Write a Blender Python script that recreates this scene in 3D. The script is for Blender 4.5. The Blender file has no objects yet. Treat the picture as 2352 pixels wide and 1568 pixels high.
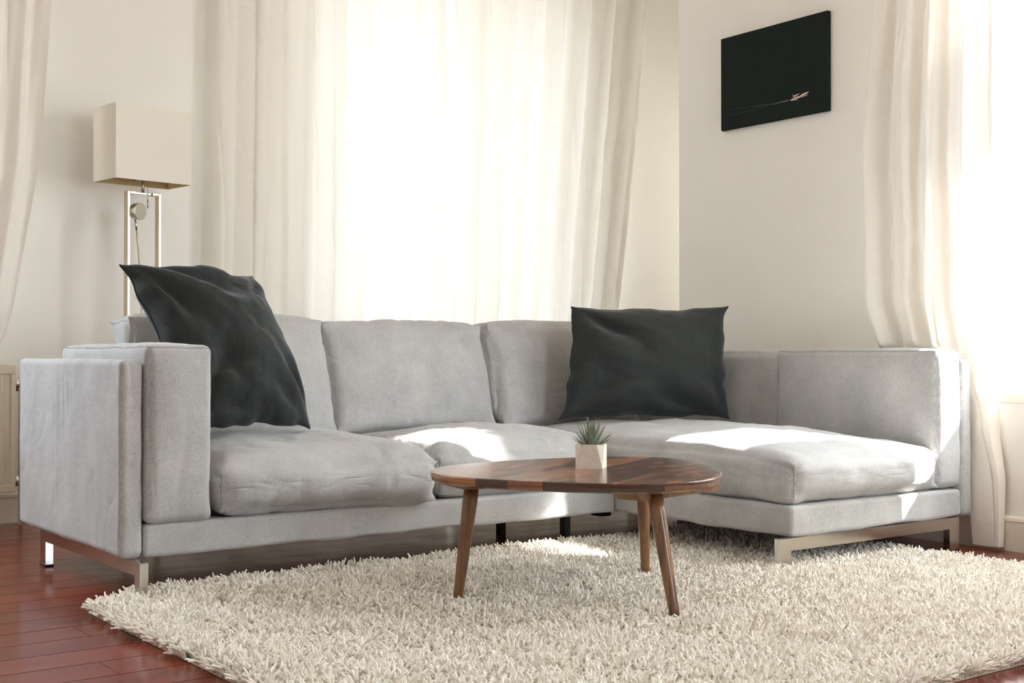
import bpy, bmesh, math, random
import numpy as np
from mathutils import Vector, Matrix
random.seed(7); RNG = np.random.default_rng(7)
S = bpy.context.scene
COL = S.collection

# ---------------------------------------------------------------- camera, world, sun, exposure
cam_d = bpy.data.cameras.new('camera'); cam = bpy.data.objects.new('camera', cam_d); COL.objects.link(cam)
cam.location = (-1.228, -3.424, 0.674)
cam.rotation_euler = (math.pi/2 + 0.011, 0, -0.642)
cam_d.sensor_width = 36.0; cam_d.lens = 36*2929.6/2352
cam_d.clip_start = 0.05; cam_d.clip_end = 200
S.camera = cam
S.view_settings.view_transform = 'Standard'; S.view_settings.look = 'None'
S.view_settings.exposure = 0.90; S.view_settings.gamma = 1.0; S.view_settings.use_curve_mapping = False
world = bpy.data.worlds.new('sky'); S.world = world; world.use_nodes = True
wn = world.node_tree; wn.nodes.clear()
w_out = wn.nodes.new('ShaderNodeOutputWorld'); w_bg = wn.nodes.new('ShaderNodeBackground')
w_tc = wn.nodes.new('ShaderNodeTexCoord'); w_sep = wn.nodes.new('ShaderNodeSeparateXYZ'); w_rmp = wn.nodes.new('ShaderNodeValToRGB')
w_mr = wn.nodes.new('ShaderNodeMapRange'); w_mr.inputs[1].default_value = -1; w_mr.inputs[2].default_value = 1
wn.links.new(w_tc.outputs['Generated'], w_sep.inputs[0]); wn.links.new(w_sep.outputs['Z'], w_mr.inputs[0])
wn.links.new(w_mr.outputs[0], w_rmp.inputs[0]); wn.links.new(w_rmp.outputs[0], w_bg.inputs[0]); wn.links.new(w_bg.outputs[0], w_out.inputs[0])
w_rmp.color_ramp.elements[0].position = 0.40; w_rmp.color_ramp.elements[0].color = (0.40, 0.40, 0.39, 1)
w_rmp.color_ramp.elements[1].position = 0.56; w_rmp.color_ramp.elements[1].color = (0.77, 0.90, 1.0, 1)
w_bg.inputs[1].default_value = 13.0
sun_d = bpy.data.lights.new('sun', 'SUN'); sun = bpy.data.objects.new('sun', sun_d); COL.objects.link(sun)
sun.rotation_euler = Vector((-1.0, 0.75, -1.0)).to_track_quat('-Z', 'Y').to_euler()
sun.location = (8, -4, 8)
sun_d.energy = 26.0; sun_d.angle = math.radians(0.8); sun_d.color = (1.0, 0.96, 0.90)
def portal(loc, rot, sx, sy):
    d = bpy.data.lights.new('window_portal', 'AREA'); d.shape = 'RECTANGLE'; d.size = sx; d.size_y = sy
    d.cycles.is_portal = True
    o = bpy.data.objects.new('window_portal', d); COL.objects.link(o); o.location = loc
    o.rotation_euler = Vector(rot).to_track_quat('-Z', 'Y').to_euler(); return o
try:
    S.cycles.use_denoising = True
    S.cycles.max_bounces = 12; S.cycles.diffuse_bounces = 7; S.cycles.glossy_bounces = 4
    S.cycles.transmission_bounces = 8; S.cycles.transparent_max_bounces = 16
    S.cycles.sample_clamp_indirect = 12.0
    S.cycles_curves.shape = 'THICK'; S.cycles_curves.subdivisions = 2
except Exception: pass

# ---------------------------------------------------------------- numpy noise
_T = RNG.random(4096)
def vnoise(P, scale, seed=0):
    P = np.asarray(P, float)*scale + seed*17.31
    I = np.floor(P).astype(np.int64); Fr = P - I; Fr = Fr*Fr*(3-2*Fr)
    def h(a, b, c): return _T[((a*73856093) ^ (b*19349663) ^ (c*83492791)) & 4095]
    x, y, z = I[..., 0], I[..., 1], I[..., 2]; fx, fy, fz = Fr[..., 0], Fr[..., 1], Fr[..., 2]
    r = 0
    for dx in (0, 1):
        for dy in (0, 1):
            for dz in (0, 1):
                w = (fx if dx else 1-fx)*(fy if dy else 1-fy)*(fz if dz else 1-fz)
                r = r + w*h(x+dx, y+dy, z+dz)
    return r*2-1
def fbm(P, scale, seed=0, o=3):
    return sum(vnoise(P, scale*2**i, seed+i*3)*0.5**i for i in range(o))

# ---------------------------------------------------------------- object helpers
def tag(o, label=None, cat=None, group=None, kind=None):
    if label: o['label'] = label
    if cat: o['category'] = cat
    if group: o['group'] = group
    if kind: o['kind'] = kind
    return o
def empty(name, loc=(0, 0, 0), rz=0):
    o = bpy.data.objects.new(name, None); COL.objects.link(o); o.location = loc; o.rotation_euler = (0, 0, rz)
    o.empty_display_size = 0.1; return o
def mesh_obj(name, V, F, mat, parent=None, smooth=True, org=None):
    V = np.asarray(V, float)
    if org is None: org = (V.min(0)+V.max(0))/2 if parent is None else (0, 0, 0)
    org = np.asarray(org, float)
    me = bpy.data.meshes.new(name); me.from_pydata((V-org).tolist(), [], [tuple(f) for f in F]); me.update()
    if smooth: me.polygons.foreach_set('use_smooth', [True]*len(me.polygons))
    for m in (mat if isinstance(mat, (list, tuple)) else [mat]): me.materials.append(m)
    o = bpy.data.objects.new(name, me); COL.objects.link(o); o.location = org
    if parent is not None: o.parent = parent
    return o
class MB:
    def __init__(s): s.V = []; s.F = []
    def add(s, V, F):
        b = len(s.V); s.V += [tuple(v) for v in V]; s.F += [tuple(i+b for i in f) for f in F]; return s
    def box(s, lo, hi):
        x0, y0, z0 = lo; x1, y1, z1 = hi
        return s.add([(x0,y0,z0),(x1,y0,z0),(x1,y1,z0),(x0,y1,z0),(x0,y0,z1),(x1,y0,z1),(x1,y1,z1),(x0,y1,z1)],
                     [(0,3,2,1),(4,5,6,7),(0,1,5,4),(1,2,6,5),(2,3,7,6),(3,0,4,7)])
    def tube(s, pts, r, n=10, cap=True):
        pts = [Vector(p) for p in pts]; rs = r if isinstance(r, (list, tuple)) else [r]*len(pts)
        V = []; F = []; prev = None
        for i, p in enumerate(pts):
            t = (pts[min(i+1, len(pts)-1)]-pts[max(i-1, 0)]).normalized()
            a = Vector((0, 0, 1)) if abs(t.z) < .9 else Vector((1, 0, 0))
            u = (prev - t*prev.dot(t)).normalized() if prev is not None else t.cross(a).normalized()
            prev = u; w = t.cross(u)
            for k in range(n):
                an = 2*math.pi*k/n; V.append(p+(u*math.cos(an)+w*math.sin(an))*rs[i])
        for i in range(len(pts)-1):
            for k in range(n):
                F.append((i*n+k, i*n+(k+1) % n, (i+1)*n+(k+1) % n, (i+1)*n+k))
        if cap: F.append(tuple(range(n-1, -1, -1))); F.append(tuple((len(pts)-1)*n+k for k in range(n)))
        return s.add(V, F)
    def build(s, name, mat, parent=None, smooth=False, bevel=0, seg=2, org=None):
        o = mesh_obj(name, s.V, s.F, mat, parent, smooth, org)
        if bevel:
            m = o.modifiers.new('bevel', 'BEVEL'); m.width = bevel; m.segments = seg; m.limit_method = 'ANGLE'; m.angle_limit = 0.6
            m.harden_normals = False
        return o
def structure(o): o['kind'] = 'structure'; return o

# rounded, puffed, creased cushion block; returns object and a surface function
def soft_box(name, lo, hi, r, mat, parent, puff=(0, 0, 0), e=2.2, n=34, warp=None, wr=0.0, wscale=9, seed=0, crease=0.0, ears=0.0, local=None):
    lo = np.array(lo, float); hi = np.array(hi, float); c = (lo+hi)/2; h = (hi-lo)/2
    rr = np.minimum(r, h*0.98)
    def coords(i):
        k = 6; ci = 1 - rr[i]/h[i]
        a = [1-(rr[i]/h[i])*(1-math.tan(math.pi/4*j/k)) for j in range(k+1)]   # from ci to 1
        m = np.linspace(-ci, ci, n)
        return np.array([-x for x in a[::-1]][:-1] + list(m) + a[1:])
    cs = [coords(i) for i in range(3)]
    def surf(C):
        C = np.asarray(C, float); p = C*h; q = np.clip(p, -(h-rr), h-rr); d = p-q
        dn = d/rr; L = np.linalg.norm(dn, axis=-1, keepdims=True); L[L == 0] = 1
        N = dn/L; P = q + N*rr
        out = P.copy()
        for i in range(3):
            j, k = [x for x in range(3) if x != i]
            w = np.clip(1-np.abs(C[..., j])**e, 0, 1)*np.clip(1-np.abs(C[..., k])**e, 0, 1)
            out[..., i] += puff[i]*C[..., i]*w
        W = out + c
        if ears:
            m3 = np.abs(C).prod(-1)**6; out += (np.sign(C)*m3[..., None])*ears
        if wr:
            out += N*(fbm(W, wscale, seed)*wr)[..., None]
        if crease:
            Q = W.copy(); Q = Q + 0.05*np.stack([vnoise(W, 6, seed+5), vnoise(W, 6, seed+6), vnoise(W, 6, seed+7)], -1)
            a = np.abs(vnoise(Q*np.array([1, 1, 0.55]), 11, seed+2)); b = np.abs(vnoise(Q*np.array([.8, 1, 1.6]), 17, seed+3))
            out += N*(-(np.exp(-(a/0.10)**2)) * crease - np.exp(-(b/0.12)**2)*crease*.5)[..., None]*(0.4+0.6*np.clip(vnoise(W, 5, seed+9)+.5, 0, 1))[..., None]
        out = out + c
        if warp: out = warp(out, C)
        return out
    verts = {}; V = []; F = []
    def idx(key, C):
        if key not in verts: verts[key] = len(V); V.append(C)
        return verts[key]
    for ax in range(3):
        a, b = [x for x in range(3) if x != ax]
        for s in (-1, 1):
            A, B = cs[a], cs[b]; fi = 0 if s < 0 else len(cs[ax])-1
            G = np.empty((len(A), len(B)), int)
            for i in range(len(A)):
                for j in range(len(B)):
                    key = [0, 0, 0]; key[ax] = fi; key[a] = i; key[b] = j
                    C = [0, 0, 0]; C[ax] = s; C[a] = A[i]; C[b] = B[j]
                    G[i, j] = idx(tuple(key), C)
            flip = (s > 0) == (ax == 1)
            for i in range(len(A)-1):
                for j in range(len(B)-1):
                    f = (G[i, j], G[i+1, j], G[i+1, j+1], G[i, j+1])
                    F.append(f[::-1] if flip else f)
    P = surf(np.array(V))
    # outward orientation
    f = F[len(F)//2]
    o = mesh_obj(name, P, F, mat, parent, True)
    bm = bmesh.new(); bm.from_mesh(o.data); bmesh.ops.recalc_face_normals(bm, faces=bm.faces); bm.to_mesh(o.data); bm.free()
    return o, surf
def seam(surf, C0, C1, parent, mat, r=0.0012, n=40, out=0.0006):
    C0 = np.array(C0, float); C1 = np.array(C1, float)
    Cs = np.array([C0+(C1-C0)*t for t in np.linspace(0, 1, n)])
    P = surf(Cs)
    return MB().tube([tuple(p) for p in P], r, 6).build('seam', mat, parent, True)

# ---------------------------------------------------------------- materials
def srgb(r, g, b):
    f = lambda c: (c/255/12.92) if c/255 <= .04045 else ((c/255+.055)/1.055)**2.4
    return (f(r), f(g), f(b), 1)
class NT:
    def __init__(s, name):
        s.m = bpy.data.materials.new(name); s.m.use_nodes = True; s.t = s.m.node_tree; s.t.nodes.clear()
        s.out = s.n('ShaderNodeOutputMaterial')
    def n(s, typ, **kw):
        x = s.t.nodes.new(typ)
        for k, v in kw.items(): setattr(x, k, v)
        return x
    def l(s, a, b): s.t.links.new(a, b)
    def pr(s, col=(.8, .8, .8, 1), rough=.5, metal=0, spec=.5, coat=0, sheen=0):
        b = s.n('ShaderNodeBsdfPrincipled'); b.inputs['Base Color'].default_value = col; b.inputs['Roughness'].default_value = rough
        b.inputs['Metallic'].default_value = metal; b.inputs['Specular IOR Level'].default_value = spec
        b.inputs['Coat Weight'].default_value = coat; b.inputs['Sheen Weight'].default_value = sheen
        return b
    def noise(s, vec, scale, detail=3, rough=.5, dist=0):
        x = s.n('ShaderNodeTexNoise'); x.inputs['Scale'].default_value = scale; x.inputs['Detail'].default_value = detail
        x.inputs['Roughness'].default_value = rough; x.inputs['Distortion'].default_value = dist
        if vec is not None: s.l(vec, x.inputs['Vector'])
        return x
    def ramp(s, fac, stops):
        x = s.n('ShaderNodeValToRGB'); e = x.color_ramp.elements
        while len(e) < len(stops): e.new(.5)
        for i, (p, c) in enumerate(stops): e[i].position = p; e[i].color = c
        s.l(fac, x.inputs[0]); return x
    def math(s, op, a, b=None, c=None):
        x = s.n('ShaderNodeMath', operation=op)
        for i, v in enumerate((a, b, c)):
            if v is None: continue
            if isinstance(v, (int, float)): x.inputs[i].default_value = v
            else: s.l(v, x.inputs[i])
        return x.outputs[0]
    def bump(s, h, strength, dist, nrm=None):
        x = s.n('ShaderNodeBump'); x.inputs['Strength'].default_value = strength; x.inputs['Distance'].default_value = dist
        s.l(h, x.inputs['Height'])
        if nrm is not None: s.l(nrm, x.inputs['Normal'])
        return x.outputs[0]
    def mix(s, fac, a, b, mode='MIX'):
        x = s.n('ShaderNodeMix', data_type='RGBA', blend_type=mode)
        for i, v in ((0, fac), (6, a), (7, b)):
            if isinstance(v, (int, float)): x.inputs[i].default_value = v
            elif isinstance(v, tuple): x.inputs[i].default_value = v
            else: s.l(v, x.inputs[i])
        return x.outputs[2]
    def done(s, sh): s.l(sh, s.out.inputs[0]); return s.m

def mat_plain(name, col, rough=.5, metal=0, bump=0, bscale=60, spec=.5, var=0.0):
    t = NT(name); b = t.pr(col, rough, metal, spec); tc = t.n('ShaderNodeTexCoord').outputs['Object']
    if var or bump:
        nz = t.noise(tc, bscale, 4)
        if var: t.l(t.mix(t.math('MULTIPLY', nz.outputs[0], var), col, tuple(c*.55 for c in col[:3])+(1,)), b.inputs['Base Color'])
        if bump: t.l(t.bump(nz.outputs[0], bump, .002), b.inputs['Normal'])
    return t.done(b.outputs[0])

def mat_fabric(name, light, dark, k=1250.0, rough=.95):
    t = NT(name); b = t.pr(light, rough, 0, .15, sheen=.25); b.inputs['Sheen Roughness'].default_value = .5
    tc = t.n('ShaderNodeTexCoord').outputs['Object']; sp = t.n('ShaderNodeSeparateXYZ'); t.l(tc, sp.inputs[0])
    wob = t.math('MULTIPLY', t.noise(tc, 25, 2).outputs[0], .004)
    xy = t.math('ADD', t.math('ADD', sp.outputs[0], sp.outputs[1]), wob)
    a = t.math('SINE', t.math('MULTIPLY', t.math('ADD', xy, sp.outputs[2]), k))
    c = t.math('SINE', t.math('MULTIPLY', t.math('SUBTRACT', xy, sp.outputs[2]), k*.93))
    w = t.math('MULTIPLY_ADD', t.math('MULTIPLY', a, c), .5, .5)
    nf = t.noise(tc, 420, 3, .7).outputs[0]
    slub = t.n('ShaderNodeMapping'); slub.inputs['Scale'].default_value = (300, 300, 120); t.l(tc, slub.inputs[0])
    ns = t.noise(slub.outputs[0], 1.0, 3, .6).outputs[0]
    cl = t.noise(tc, 7, 4, .6).outputs[0]
    v = t.math('ADD', t.math('MULTIPLY', w, .15), t.math('ADD', t.math('MULTIPLY', nf, .72), t.math('MULTIPLY', ns, .20)))
    v = t.math('ADD', v, t.math('MULTIPLY_ADD', cl, .30, -.15))
    cr = t.ramp(v, [(.30, dark), (.78, light)])
    t.l(cr.outputs[0], b.inputs['Base Color'])
    h = t.math('ADD', t.math('MULTIPLY', w, .12), nf)
    cn = t.noise(tc, 3.2, 2, .5, .5).outputs[0]; ca = t.math('ABSOLUTE', t.math('SUBTRACT', cn, .5))
    cm = t.math('SMOOTH_MIN', t.math('MULTIPLY', ca, 14), 1.0, .3)
    n1 = t.bump(cm, .16, .005, t.bump(t.noise(tc, 16, 4, .55, .3).outputs[0], .30, .006))
    t.l(t.bump(h, .45, .0016, n1), b.inputs['Normal'])
    return t.done(b.outputs[0])
M = {}
M['sofa'] = mat_fabric('light_grey_woven_fabric', srgb(205, 204, 202), srgb(126, 126, 126))
M['seam'] = mat_plain('grey_stitching', srgb(128, 125, 120), .9, spec=.1)
def mat_linen():
    t = NT('charcoal_linen'); b = t.pr(srgb(56, 59, 61), .9, 0, .12, sheen=.35); b.inputs['Sheen Roughness'].default_value = .4
    b.inputs['Sheen Tint'].default_value = (.55, .6, .66, 1)
    tc = t.n('ShaderNodeTexCoord').outputs['Object']
    n0 = t.noise(tc, 300, 2, .6).outputs[0]; n1 = t.noise(tc, 14, 4, .55, .8).outputs[0]
    t.l(t.ramp(n0, [(.3, srgb(44, 47, 46)), (.75, srgb(62, 65, 64))]).outputs[0], b.inputs['Base Color'])
    bb = t.bump(n1, .4, .01); t.l(t.bump(n0, .3, .0012, bb), b.inputs['Normal'])
    return t.done(b.outputs[0])
M['linen'] = mat_linen()
def mat_wall(name, col):
    t = NT(name); b = t.pr(col, .85, 0, .2); tc = t.n('ShaderNodeTexCoord').outputs['Object']
    a = t.noise(tc, 2.2, 4, .6).outputs[0]; g = t.noise(tc, 130, 4, .6).outputs[0]
    t.l(t.mix(t.math('MULTIPLY', a, .22), col, tuple(c*.90 for c in col[:3])+(1,)), b.inputs['Base Color'])
    t.l(t.bump(g, .25, .0012), b.inputs['Normal']); return t.done(b.outputs[0])
M['wall'] = mat_wall('cream_wall_paint', srgb(239, 236, 231))
M['ceil'] = mat_wall('white_ceiling_paint', srgb(240, 236, 226))
M['trim'] = mat_plain('white_trim_paint', srgb(235, 229, 216), .45, bump=.05, bscale=15)
def mat_floor():
    t = NT('red_brown_floorboards'); b = t.pr(rough=.2, spec=.5)
    tc = t.n('ShaderNodeTexCoord').outputs['Object']; sp = t.n('ShaderNodeSeparateXYZ'); t.l(tc, sp.inputs[0])
    row = t.math('FLOOR', t.math('DIVIDE', t.math('SUBTRACT', sp.outputs[1], FY0), PW))
    wn_ = t.n('ShaderNodeTexWhiteNoise', noise_dimensions='1D'); t.l(row, wn_.inputs['W'])
    cb = t.n('ShaderNodeCombineXYZ'); t.l(t.math('MULTIPLY', sp.outputs[0], 1.3), cb.inputs[0]); t.l(t.math('MULTIPLY', sp.outputs[1], 17), cb.inputs[1]); t.l(t.math('MULTIPLY', row, 5.7), cb.inputs[2])
    g = t.noise(cb.outputs[0], 1.6, 6, .62, .7).outputs[0]
    v = t.math('ADD', g, t.math('MULTIPLY_ADD', wn_.outputs['Value'], .16, -.08))
    base = t.ramp(v, [(.20, srgb(58, 20, 12)), (.5, srgb(112, 38, 20)), (.8, srgb(146, 58, 30))]).outputs[0]
    mk = t.n('ShaderNodeMapping'); mk.inputs['Scale'].default_value = (3.2, 9, 1); t.l(tc, mk.inputs[0])
    kn = t.ramp(t.noise(mk.outputs[0], 1.4, 3, .5, .5).outputs[0], [(.64, (0, 0, 0, 1)), (.78, (1, 1, 1, 1))]).outputs[0]
    base = t.mix(t.math('MULTIPLY', kn, .75), base, srgb(34, 20, 16))
    fr = t.math('FRACT', t.math('DIVIDE', t.math('SUBTRACT', sp.outputs[1], FY0), PW)); ed = t.math('GREATER_THAN', t.math('ABSOLUTE', t.math('SUBTRACT', fr, .5)), .484)
    base = t.mix(ed, base, srgb(24, 11, 8))
    t.l(base, b.inputs['Base Color'])
    t.l(t.ramp(t.noise(tc, 6, 4, .6).outputs[0], [(.3, (.13,)*3+(1,)), (.8, (.27,)*3+(1,))]).outputs[0], b.inputs['Roughness'])
    t.l(t.bump(g, .10, .002), b.inputs['Normal'])
    return t.done(b.outputs[0])
PW = .135; FY0 = -5.62
M['floor'] = mat_floor()
def mat_curtain(name, tr):
    t = NT(name); tc = t.n('ShaderNodeTexCoord').outputs['Object']
    n = t.noise(tc, 9, 5, .6, 1.2).outputs[0]; f = t.noise(tc, 260, 2, .6).outputs[0]
    nb = t.bump(t.math('ADD', n, t.math('MULTIPLY', f, .1)), .35, .02)
    d = t.n('ShaderNodeBsdfDiffuse'); d.inputs[0].default_value = srgb(240, 236, 229); t.l(nb, d.inputs['Normal'])
    r = t.n('ShaderNodeBsdfTranslucent'); r.inputs[0].default_value = srgb(250, 247, 242); t.l(nb, r.inputs['Normal'])
    mx = t.n('ShaderNodeMixShader'); mx.inputs[0].default_value = tr; t.l(d.outputs[0], mx.inputs[1]); t.l(r.outputs[0], mx.inputs[2])
    return t.done(mx.outputs[0])
M['curtain'] = mat_curtain('white_cotton_curtain', .050); M['lined'] = mat_curtain('heavy_white_cotton_curtain', .028); M['voile'] = mat_curtain('thin_white_voile', .34)  # voile passes extra soft light, for the added right panel
def mat_glass():
    t = NT('window_glass'); lw = t.n('ShaderNodeLayerWeight'); lw.inputs[0].default_value = .5; g = t.n('ShaderNodeBsdfGlossy'); g.inputs['Roughness'].default_value = .01
    tr = t.n('ShaderNodeBsdfTransparent'); fr = t.math('MULTIPLY_ADD', t.math('POWER', lw.outputs['Facing'], 5.0), .9, .02)
    mx = t.n('ShaderNodeMixShader'); t.l(fr, mx.inputs[0]); t.l(tr.outputs[0], mx.inputs[1]); t.l(g.outputs[0], mx.inputs[2])
    return t.done(mx.outputs[0])
M['glass'] = mat_glass()
def mat_metal(name, col, rough, br=True):
    t = NT(name); b = t.pr(col, rough, 1); tc = t.n('ShaderNodeTexCoord').outputs['Object']
    mp = t.n('ShaderNodeMapping'); mp.inputs['Scale'].default_value = (20, 20, 400); t.l(tc, mp.inputs[0])
    nz = t.noise(mp.outputs[0] if br else tc, 1.0 if br else 30, 3).outputs[0]
    t.l(t.bump(nz, .12, .001), b.inputs['Normal']); return t.done(b.outputs[0])
M['chrome'] = mat_metal('brushed_chrome', srgb(208, 204, 198), .14)
M['nickel'] = mat_metal('brushed_nickel', srgb(196, 186, 166), .38)
M['steel'] = mat_metal('polished_steel_disc', srgb(190, 186, 180), .25, False)
M['black'] = mat_plain('black_plastic', srgb(22, 21, 20), .5)
M['darkleg'] = mat_plain('black_painted_leg', srgb(20, 18, 17), .45)
def mat_wood(name, a, b_, c, sc=(1.6, 14, 14), rough=.25):
    t = NT(name); b = t.pr(rough=rough, spec=.5); b.inputs['Coat Weight'].default_value = .35; b.inputs['Coat Roughness'].default_value = .16
    tc = t.n('ShaderNodeTexCoord').outputs['Object']
    mp = t.n('ShaderNodeMapping'); mp.inputs['Scale'].default_value = sc; t.l(tc, mp.inputs[0])
    g = t.noise(mp.outputs[0], 1.3, 6, .6, 1.3).outputs[0]; f = t.noise(mp.outputs[0], 9, 4, .6, .3).outputs[0]
    v = t.math('ADD', t.math('MULTIPLY', g, .85), t.math('MULTIPLY', f, .15))
    t.l(t.ramp(v, [(.30, a), (.46, b_), (.56, c), (.68, b_), (.80, a)]).outputs[0], b.inputs['Base Color'])
    t.l(t.bump(f, .08, .001), b.inputs['Normal']); return t, b, t.m
def mat_tabletop():
    t = NT('sheesham_tabletop'); b = t.pr(rough=.26, spec=.5); b.inputs['Coat Weight'].default_value = .35; b.inputs['Coat Roughness'].default_value = .14
    tc = t.n('ShaderNodeTexCoord').outputs['Object']
    rot = t.n('ShaderNodeMapping'); rot.inputs['Rotation'].default_value = (0, 0, math.radians(-28)); t.l(tc, rot.inputs[0])
    br = t.n('ShaderNodeTexBrick'); br.offset = .4; br.inputs['Scale'].default_value = 1; br.inputs['Brick Width'].default_value = 3; br.inputs['Row Height'].default_value = .095
    br.inputs['Mortar Size'].default_value = .0004; br.inputs['Color1'].default_value = (0, 0, 0, 1); br.inputs['Color2'].default_value = (1, 1, 1, 1)
    t.l(rot.outputs[0], br.inputs['Vector'])
    sp = t.n('ShaderNodeSeparateXYZ'); t.l(rot.outputs[0], sp.inputs[0])
    row = t.math('FLOOR', t.math('DIVIDE', sp.outputs[1], .095))
    cb = t.n('ShaderNodeCombineXYZ'); t.l(t.math('MULTIPLY', sp.outputs[0], 1.7), cb.inputs[0]); t.l(t.math('MULTIPLY', sp.outputs[1], 8), cb.inputs[1])
    t.l(t.math('MULTIPLY', row, 7.3), cb.inputs[2])
    g = t.noise(cb.outputs[0], 1.5, 5, .55, 1.6).outputs[0]; f = t.noise(cb.outputs[0], 8, 4, .6, .4).outputs[0]
    wn_ = t.n('ShaderNodeTexWhiteNoise', noise_dimensions='1D'); t.l(row, wn_.inputs['W'])
    v = t.math('ADD', t.math('ADD', t.math('MULTIPLY', g, .75), t.math('MULTIPLY', f, .14)), t.math('MULTIPLY_ADD', wn_.outputs['Value'], .22, -.07))
    v = t.math('MULTIPLY_ADD', v, 2.5, -.70)
    ge = t.n('ShaderNodeNewGeometry'); gs = t.n('ShaderNodeSeparateXYZ'); t.l(ge.outputs['Normal'], gs.inputs[0])
    side = t.math('LESS_THAN', t.math('ABSOLUTE', gs.outputs[2]), .6)
    zz = t.n('ShaderNodeMapping'); zz.inputs['Scale'].default_value = (3, 3, 90); t.l(tc, zz.inputs[0])
    vs = t.math('ADD', t.math('MULTIPLY', wn_.outputs['Value'], .34), t.math('MULTIPLY', t.noise(zz.outputs[0], 1.2, 3, .5, .4).outputs[0], .42))
    mxf = t.n('ShaderNodeMix', data_type='FLOAT'); t.l(side, mxf.inputs[0]); t.l(v, mxf.inputs[2]); t.l(vs, mxf.inputs[3])
    t.l(t.ramp(mxf.outputs[0], [(.28, srgb(66, 38, 27)), (.40, srgb(118, 74, 49)), (.50, srgb(160, 108, 70)), (.57, srgb(124, 64, 41)), (.64, srgb(172, 122, 82)), (.76, srgb(92, 50, 34))]).outputs[0], b.inputs['Base Color'])
    t.l(t.bump(f, .06, .001), b.inputs['Normal']); return t.done(b.outputs[0])
M['top'] = mat_tabletop()
def woodleg():
    t, b, m = mat_wood('sheesham_leg', srgb(58, 33, 20), srgb(106, 68, 40), srgb(130, 90, 54), sc=(16, 16, 1.6), rough=.35)
    t.done(b.outputs[0]); return m
M['legwood'] = woodleg()
M['shade'] = None
def mat_shade():
    t = NT('off_white_lamp_shade_linen'); tc = t.n('ShaderNodeTexCoord').outputs['Object']
    nb = t.bump(t.noise(tc, 300, 2).outputs[0], .2, .001)
    d = t.n('ShaderNodeBsdfDiffuse'); d.inputs[0].default_value = srgb(248, 243, 232); t.l(nb, d.inputs['Normal'])
    r = t.n('ShaderNodeBsdfTranslucent'); r.inputs[0].default_value = srgb(230, 216, 190)
    mx = t.n('ShaderNodeMixShader'); mx.inputs[0].default_value = .18; t.l(d.outputs[0], mx.inputs[1]); t.l(r.outputs[0], mx.inputs[2])
    return t.done(mx.outputs[0])
M['shade'] = mat_shade()
M['shade_in'] = mat_plain('tan_shade_lining', srgb(206, 186, 146), .8, spec=.1)
M['radiator'] = mat_plain('cream_radiator_enamel', srgb(226, 218, 198), .4, var=.1, bscale=8)
M['canvas'] = mat_plain('near_black_green_canvas', srgb(26, 33, 28), .8, bump=.25, bscale=500, spec=.12)
M['boat'] = mat_plain('painted_pinkish_white', srgb(235, 214, 200), .8)
M['wake'] = mat_plain('painted_pale_grey', srgb(120, 128, 130), .8)
M['wake2'] = mat_plain('painted_dark_grey_wake', srgb(46, 55, 56), .8)

# ---------------------------------------------------------------- room shell
H = 3.15; T = 0.30
XR = 2.80; YC = 0.71; YB = 1.92; XA = 4.35; XL = -2.9; YF = -5.3
def wall_x(name, x0, x1, y0, y1, holes):      # slab x0..x1 running along Y with holes (ya, yb, za, zb)
    mb = MB(); cur = y0
    for ya, yb, za, zb in sorted(holes):
        mb.box((x0, cur, 0), (x1, ya, H)); mb.box((x0, ya, 0), (x1, yb, za)); mb.box((x0, ya, zb), (x1, yb, H)); cur = yb
    mb.box((x0, cur, 0), (x1, y1, H)); return structure(mb.build(name, M['wall'], org=(0, 0, 0)))
def wall_y(name, y0, y1, x0, x1, holes):
    mb = MB(); cur = x0
    for xa, xb, za, zb in sorted(holes):
        mb.box((cur, y0, 0), (xa, y1, H)); mb.box((xa, y0, 0), (xb, y1, za)); mb.box((xa, y0, zb), (xb, y1, H)); cur = xb
    mb.box((cur, y0, 0), (x1, y1, H)); return structure(mb.build(name, M['wall'], org=(0, 0, 0)))
WR = (-2.50, -0.70, 0.53, 2.515)      # right window
WB = (1.56, 3.22, 0.62, 2.75)        # back window behind the drawn curtains
WL = (-1.25, -0.30, 0.78, 2.70)       # back-left window over the radiator
WA = (0.95, 1.70, 0.80, 2.60)        # unseen side window added to brighten the alcove wall, behind its own curtain
WF = (1.5, 2.3, 0.80, 2.60)          # unseen window behind the camera, added as fill light
wall_x('wall_right', XR, XR+T, YF, YC, [WR])
wall_x('wall_alcove', XA, XA+T, YC, YB+T, [WA])
wall_y('wall_alcove_return', YC-0.12, YC, XR+T, XA+T, [])
wall_y('wall_back', YB, YB+T, XL-T, XA, [WB, WL])
wall_y('wall_front', YF-T, YF, XL-T, XR+T, [WF])
wall_x('wall_left', XL-T, XL, YF, YB, [])
fm = MB().box((XL-T, YF-T, -.2), (XA+T, YB+T, -.02)); fr_ = random.Random(3); yy = FY0
while yy < YB:
    x = XL-T-fr_.uniform(0, 2.4); ya, yb = max(yy+.0014, YF-T), min(yy+PW-.0014, YB+.05)
    while x < XA+.05:
        L = fr_.uniform(1.7, 3.0); xa, xb = max(x+.0006, XL-T), min(x+L-.0006, XA+.05)
        if xb > xa and yb > ya: fm.box((xa, ya, -.02), (xb, yb, 0))
        x += L
    yy += PW
structure(fm.build('floor', M['floor'], org=(0, 0, 0)))
structure(MB().box((XL-T, YF-T, H), (XR+T, YC, H+.2)).box((XL-T, YC, H), (XA+T, YB+T, H+.2)).build('ceiling', M['ceil'], org=(0, 0, 0)))
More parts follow.
